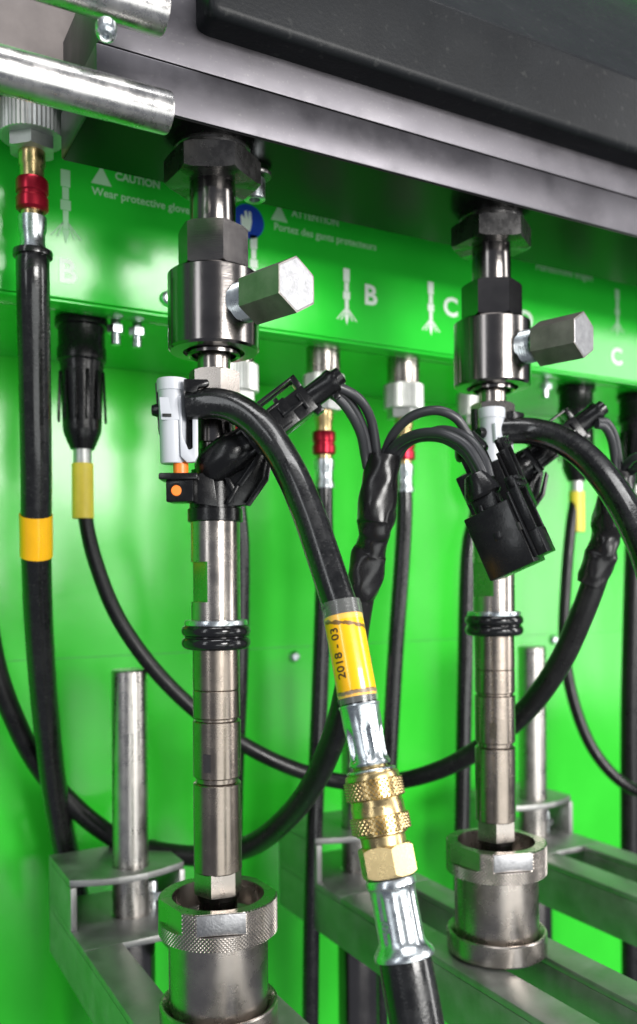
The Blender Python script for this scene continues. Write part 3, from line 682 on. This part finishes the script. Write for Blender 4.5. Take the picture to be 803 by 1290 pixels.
lr = [5.9, 5.9, 5.8, 5.7, 5.3, 4.9, 4.6, 4.4, 4.3, 4.2, 4.1, 4.1, 4.0, 3.9, 3.7, 3.6]
part('cable', tube([(P(a, b_, d), r) for (a, b_, d), r in zip(lc, lr)], 32, 12), CABLE, l2)

# ================================================================== round multi-pin connectors under the box
def mpc(px, Y, label, cab=None, sleeve=True, cr=3.9):
    base = PY(px, 420, Y); x = base.x
    t = thing('cable_connector', label, 'cable connector', (x, Y, BOXZ), 'black cable connectors under the green box')
    M = T(x, Y, BOXZ)
    part('collar', lathe([(0, 0), (13, 0), (13.2, -1), (13.2, -4), (11.6, -4.6), (11.6, -14), (12.2, -15), (12.2, -21), (11.2, -22)], 48, M), PLAST, t)
    V, Fs = lathe([(11.2, -21.9), (10.8, -24), (9.6, -56), (9.2, -58), (7.6, -62), (5.8, -66), (0, -66)], 64)
    V = [v * (1 if v.z > -23 or v.z < -57 else 1) for v in V]
    part('grip', ([M @ v for v in V], Fs), PLAST, t)
    for k in range(12):
        a = 2 * math.pi * k / 12
        part('grip_rib', box(-.5, .5, -.9, .9, -52, -27, M @ Matrix.Rotation(a, 4, 'Z') @ T(10.1, 0, 0) @ Matrix.Rotation(R(-2.1), 4, 'Y'), b=.25), PLAST, t)
    part('neck', lathe([(4.6, -65), (4.6, -76)], 32, M), NUTPALE, t)
    part('yellow_sleeve', lathe([(4.5, -73), (5.4, -73.2), (5.4, -101), (4.6, -101.2)], 40, M), YELLOW2, t)
    if cab: part('cable', tube([(Vector((x, Y, BOXZ - 74)), cr)] + [(P(a, b_, d), cr) for a, b_, d in cab], 24, 10), CABLE, t)
    return t
mpc(103, 450, 'black round connector with pale yellow sleeve left of the left injector')
mpc(725, 450, 'black round connector with yellow sleeve behind the right injector hose', [(719, 668, 612), (713, 740, 610), (711, 810, 608), (722, 880, 605), (748, 945, 600), (790, 990, 595), (840, 1005, 590)])
mpc(800, 450, 'black round connector cut off by the right picture edge', [(799, 700, 637), (796, 800, 636), (794, 900, 635), (794, 1050, 634), (796, 1320, 632)], cr=6.6)

# ================================================================== quick coupled hoses
def qhose(org, label, path, hr=5.0, s=1.0, collar=True, un=12.2):
    t = thing('supply_hose', label, 'hose', org, 'black hoses with red collars hanging at the back')
    M = T(*org) @ Matrix.Scale(s, 4); z = 0
    if collar:
        part('port', lathe([(0, 1), (9.8, 1), (9.8, -15), (9.4, -16)], 48, M), STEEL, t); z = -15
    part('union_nut', knurl(un, z - 15, z, 44, .5, M, straight=True), NUTPALE, t, ang=12)
    part('hex', hexnut(10.2, z - 20.5, z - 14.6, .3, M), NUTPALE, t)
    part('brass_stub', lathe([(5.6, z - 19), (5.6, z - 26), (5.0, z - 27), (5.0, z - 34)], 32, M), BRASS, t)
    part('red_collar', lathe([(5, z - 32), (6.3, z - 32.4), (6.8, z - 33.4), (6.8, z - 38), (6.2, z - 38.6), (6.2, z - 40), (6.8, z - 40.6), (6.8, z - 45), (5.6, z - 46), (4.6, z - 46)], 40, M), RED, t)
    part('brass_end', lathe([(4.8, z - 45), (4.8, z - 49)], 32, M), BRASS, t)
    part('ferrule', lathe([(4.6, z - 48), (6, z - 48.6), (5.8, z - 54), (5.2, z - 56), (5.2, z - 60), (5.8, z - 62), (6.1, z - 65), (4.6, z - 65.5)], 40, M), ZINC, t)
    top = Vector(org) + Vector((0, 0, (z - 63) * s))
    part('hose', tube([(top, hr), (top + Vector((0, 0, -14)), hr)] + [(P(a, b_, d), hr) for a, b_, d in path], 28, 10), RUBBER, t)
    return t
# front-left one with the big hose
ol = P(40, 132, 378)
tl = qhose(ol, 'thick black hose with red collar and yellow band at the left edge', [(44, 480, 392), (46, 600, 405), (46, 700, 418), (50, 800, 440), (58, 900, 465), (70, 1000, 492), (92, 1110, 512), (118, 1200, 518), (150, 1320, 520)], 7.0, 1.0, False, 13.6)
V_ = [(P(45.5, 648, 411), 7.6), (P(46, 675, 414.5), 7.6), (P(46, 700, 418), 7.6)]
part('yellow_band', tube(V_, 36, 4), YELLOW, tl)
part('hose_lip', lathe([(5, 0), (8.2, 0), (8.4, -1), (8.2, -2.5), (6.5, -3)], 36, T(ol.x, ol.y, ol.z - 63.0)), RUBBER, tl)
qhose((196, 445, BOXZ), 'black hose mostly hidden behind the left injector', [(304, 700, 490), (302, 850, 500), (296, 1000, 510), (290, 1300, 520)])
qhose((251, 445, BOXZ), 'black hose with red collar directly above the shrink tube loom', [(409, 700, 515), (404, 850, 518), (398, 1000, 520), (393, 1150, 522), (391, 1320, 522)])
qhose((307, 445, BOXZ), 'black hose with red collar right of the shrink tube loom', [(507, 700, 540), (500, 800, 542), (494, 900, 544), (488, 1020, 545), (482, 1200, 545), (478, 1330, 545)])
qhose((363, 445, BOXZ), 'black hose running straight down left of the right injector', [(590, 700, 565), (586, 850, 565), (583, 1000, 565), (581, 1150, 565), (580, 1320, 565)])

# ================================================================== knurled cup
cup = thing('holder_cup', 'knurled steel cup under the left injector, cut off at the bottom', 'steel cup', (O1.x, O1.y, -176), 'knurled steel cups holding the injector tips')
ringz0, ringz1 = -138.5, -124.5
FL = [ACAM + R(3), ACAM - R(60), ACAM + R(115), ACAM + R(190)]
kr = part('knurled_ring', knurl(23.6, ringz0, ringz1, 96, .5, MO, inner=18.2, flats=FL, fdepth=2.3, fz=ringz1 - 8.2), STEEL, cup, ang=8)
part('lit_ring_flat', box(-9.2, 9.2, -.3, .25, -8.0, -.3, T(O1.x + 21.45 * math.cos(FL[0]), O1.y + 21.45 * math.sin(FL[0]), ringz1) @ Matrix.Rotation(FL[0] + R(90), 4, 'Z'), b=.15), FACE, kr)  # separate metal plate added so this flat looks lit
part('cup_body', lathe([(18.1, -126), (18.1, ringz0 + 4), (14.0, ringz0 + 1), (10, ringz0 + .5), (10, ringz0 - 8), (0, ringz0 - 8)], 72, MO), STEEL, cup)
part('barrel', lathe([(19.0, -171), (19.6, -166), (19.6, ringz0 + .2)], 96, MO), STEEL, cup)
part('flange', lathe([(19.5, -168.6), (22.2, -166), (22.9, -166), (23.4, -166.6), (23.4, -175.2), (22.8, -176), (15, -176)], 96, MO), STEEL, cup)
dup(cup, (PITCH, 0, 0), 'knurled steel cup under the right injector, standing whole on its arm')

# ================================================================== carrier arms and guide posts
AX0, AX1 = 105.0, 166.0
def carrier(label, off):
    x0, x1 = AX0 + off, AX1 + off
    t = thing('carrier_arm', label, 'bracket', ((x0 + x1) / 2, 480, -204), 'slotted carrier arms reaching forward')
    # top surface sheets: two rails joined at the back
    part('rail', box(x0, x0 + 19, 120, 424, -180.5, -177, b=.5), ARM, t)
    part('rail', box(x1 - 17, x1, 120, 424, -180.5, -177, b=.5), ARM, t)
    part('rear_plate', box(x0, x1, 424.2, 500, -180.5, -177, b=.5), ARM, t)
    part('side_web', box(x0, x0 + 3, 120, 500, -205, -180.6, b=.5), ARM, t)
    part('side_web', box(x1 - 3, x1, 120, 500, -205, -180.6, b=.5), ARM, t)
    part('slot_web', box(x0 + 16, x0 + 19, 120, 424, -200, -180.6, b=.3), ARM, t)
    part('slot_web', box(x1 - 17, x1 - 14, 120, 424, -200, -180.6, b=.3), ARM, t)
    # raised U bracket
    pts = [(x0, 500), (x0, 452)]
    for k in range(9):
        a = k / 8; pts.append((x0 + (x1 - x0) * a, 452 - 9 * math.sin(math.pi * a)))
    pts += [(x1, 500)]
    pts = [pts[0]] + pts[2:]
    part('top_plate', prism(pts, -155, -151.5, None, .4), ARM, t)
    part('side_plate', box(x0, x0 + 3.2, 450, 500, -177, -155.2, b=.4), ARM, t)
    part('side_plate', box(x1 - 3.2, x1, 450, 500, -177, -155.2, b=.4), ARM, t)
    part('bolt', join(hexnut(5, -172, -168, .2, T(x0 + 47, 462, 0)), lathe([(2.6, -177), (2.6, -163), (2, -162), (0, -162)], 20, T(x0 + 47, 462, 0))), ZINC, t)
    return t
carrier('left slotted carrier arm holding the left steel cup', 0)
carrier('middle slotted carrier arm passing behind the brass coupling', PITCH)
carrier('right slotted carrier arm leaving the picture at the right edge', 2 * PITCH)
def post(label, off):
    x = 139.5 + off; t = thing('guide_post', label, 'steel post', (x, 461, -177), 'bare steel guide posts')
    part('post', lathe([(0, -47.2), (8.6, -47.2), (9.4, -48), (9.4, -151)], 56, T(x, 461, 0)), POST, t)
    part('post_foot', lathe([(9.9, -151), (9.9, -154), (9.6, -176.5), (10.6, -176.8), (10.6, -177)], 56, T(x, 461, 0)), POST, t)
    part('lower_tube', lathe([(12.5, -180.8), (12.5, -420)], 56, T(x, 461, 0)), STEELD, t)
post('leftmost bare steel guide post standing left of the left injector', 0)
post('middle guide post, mostly hidden behind black hoses and brass coupling', PITCH)
post('rightmost bare steel guide post right of the right injector', 2 * PITCH)
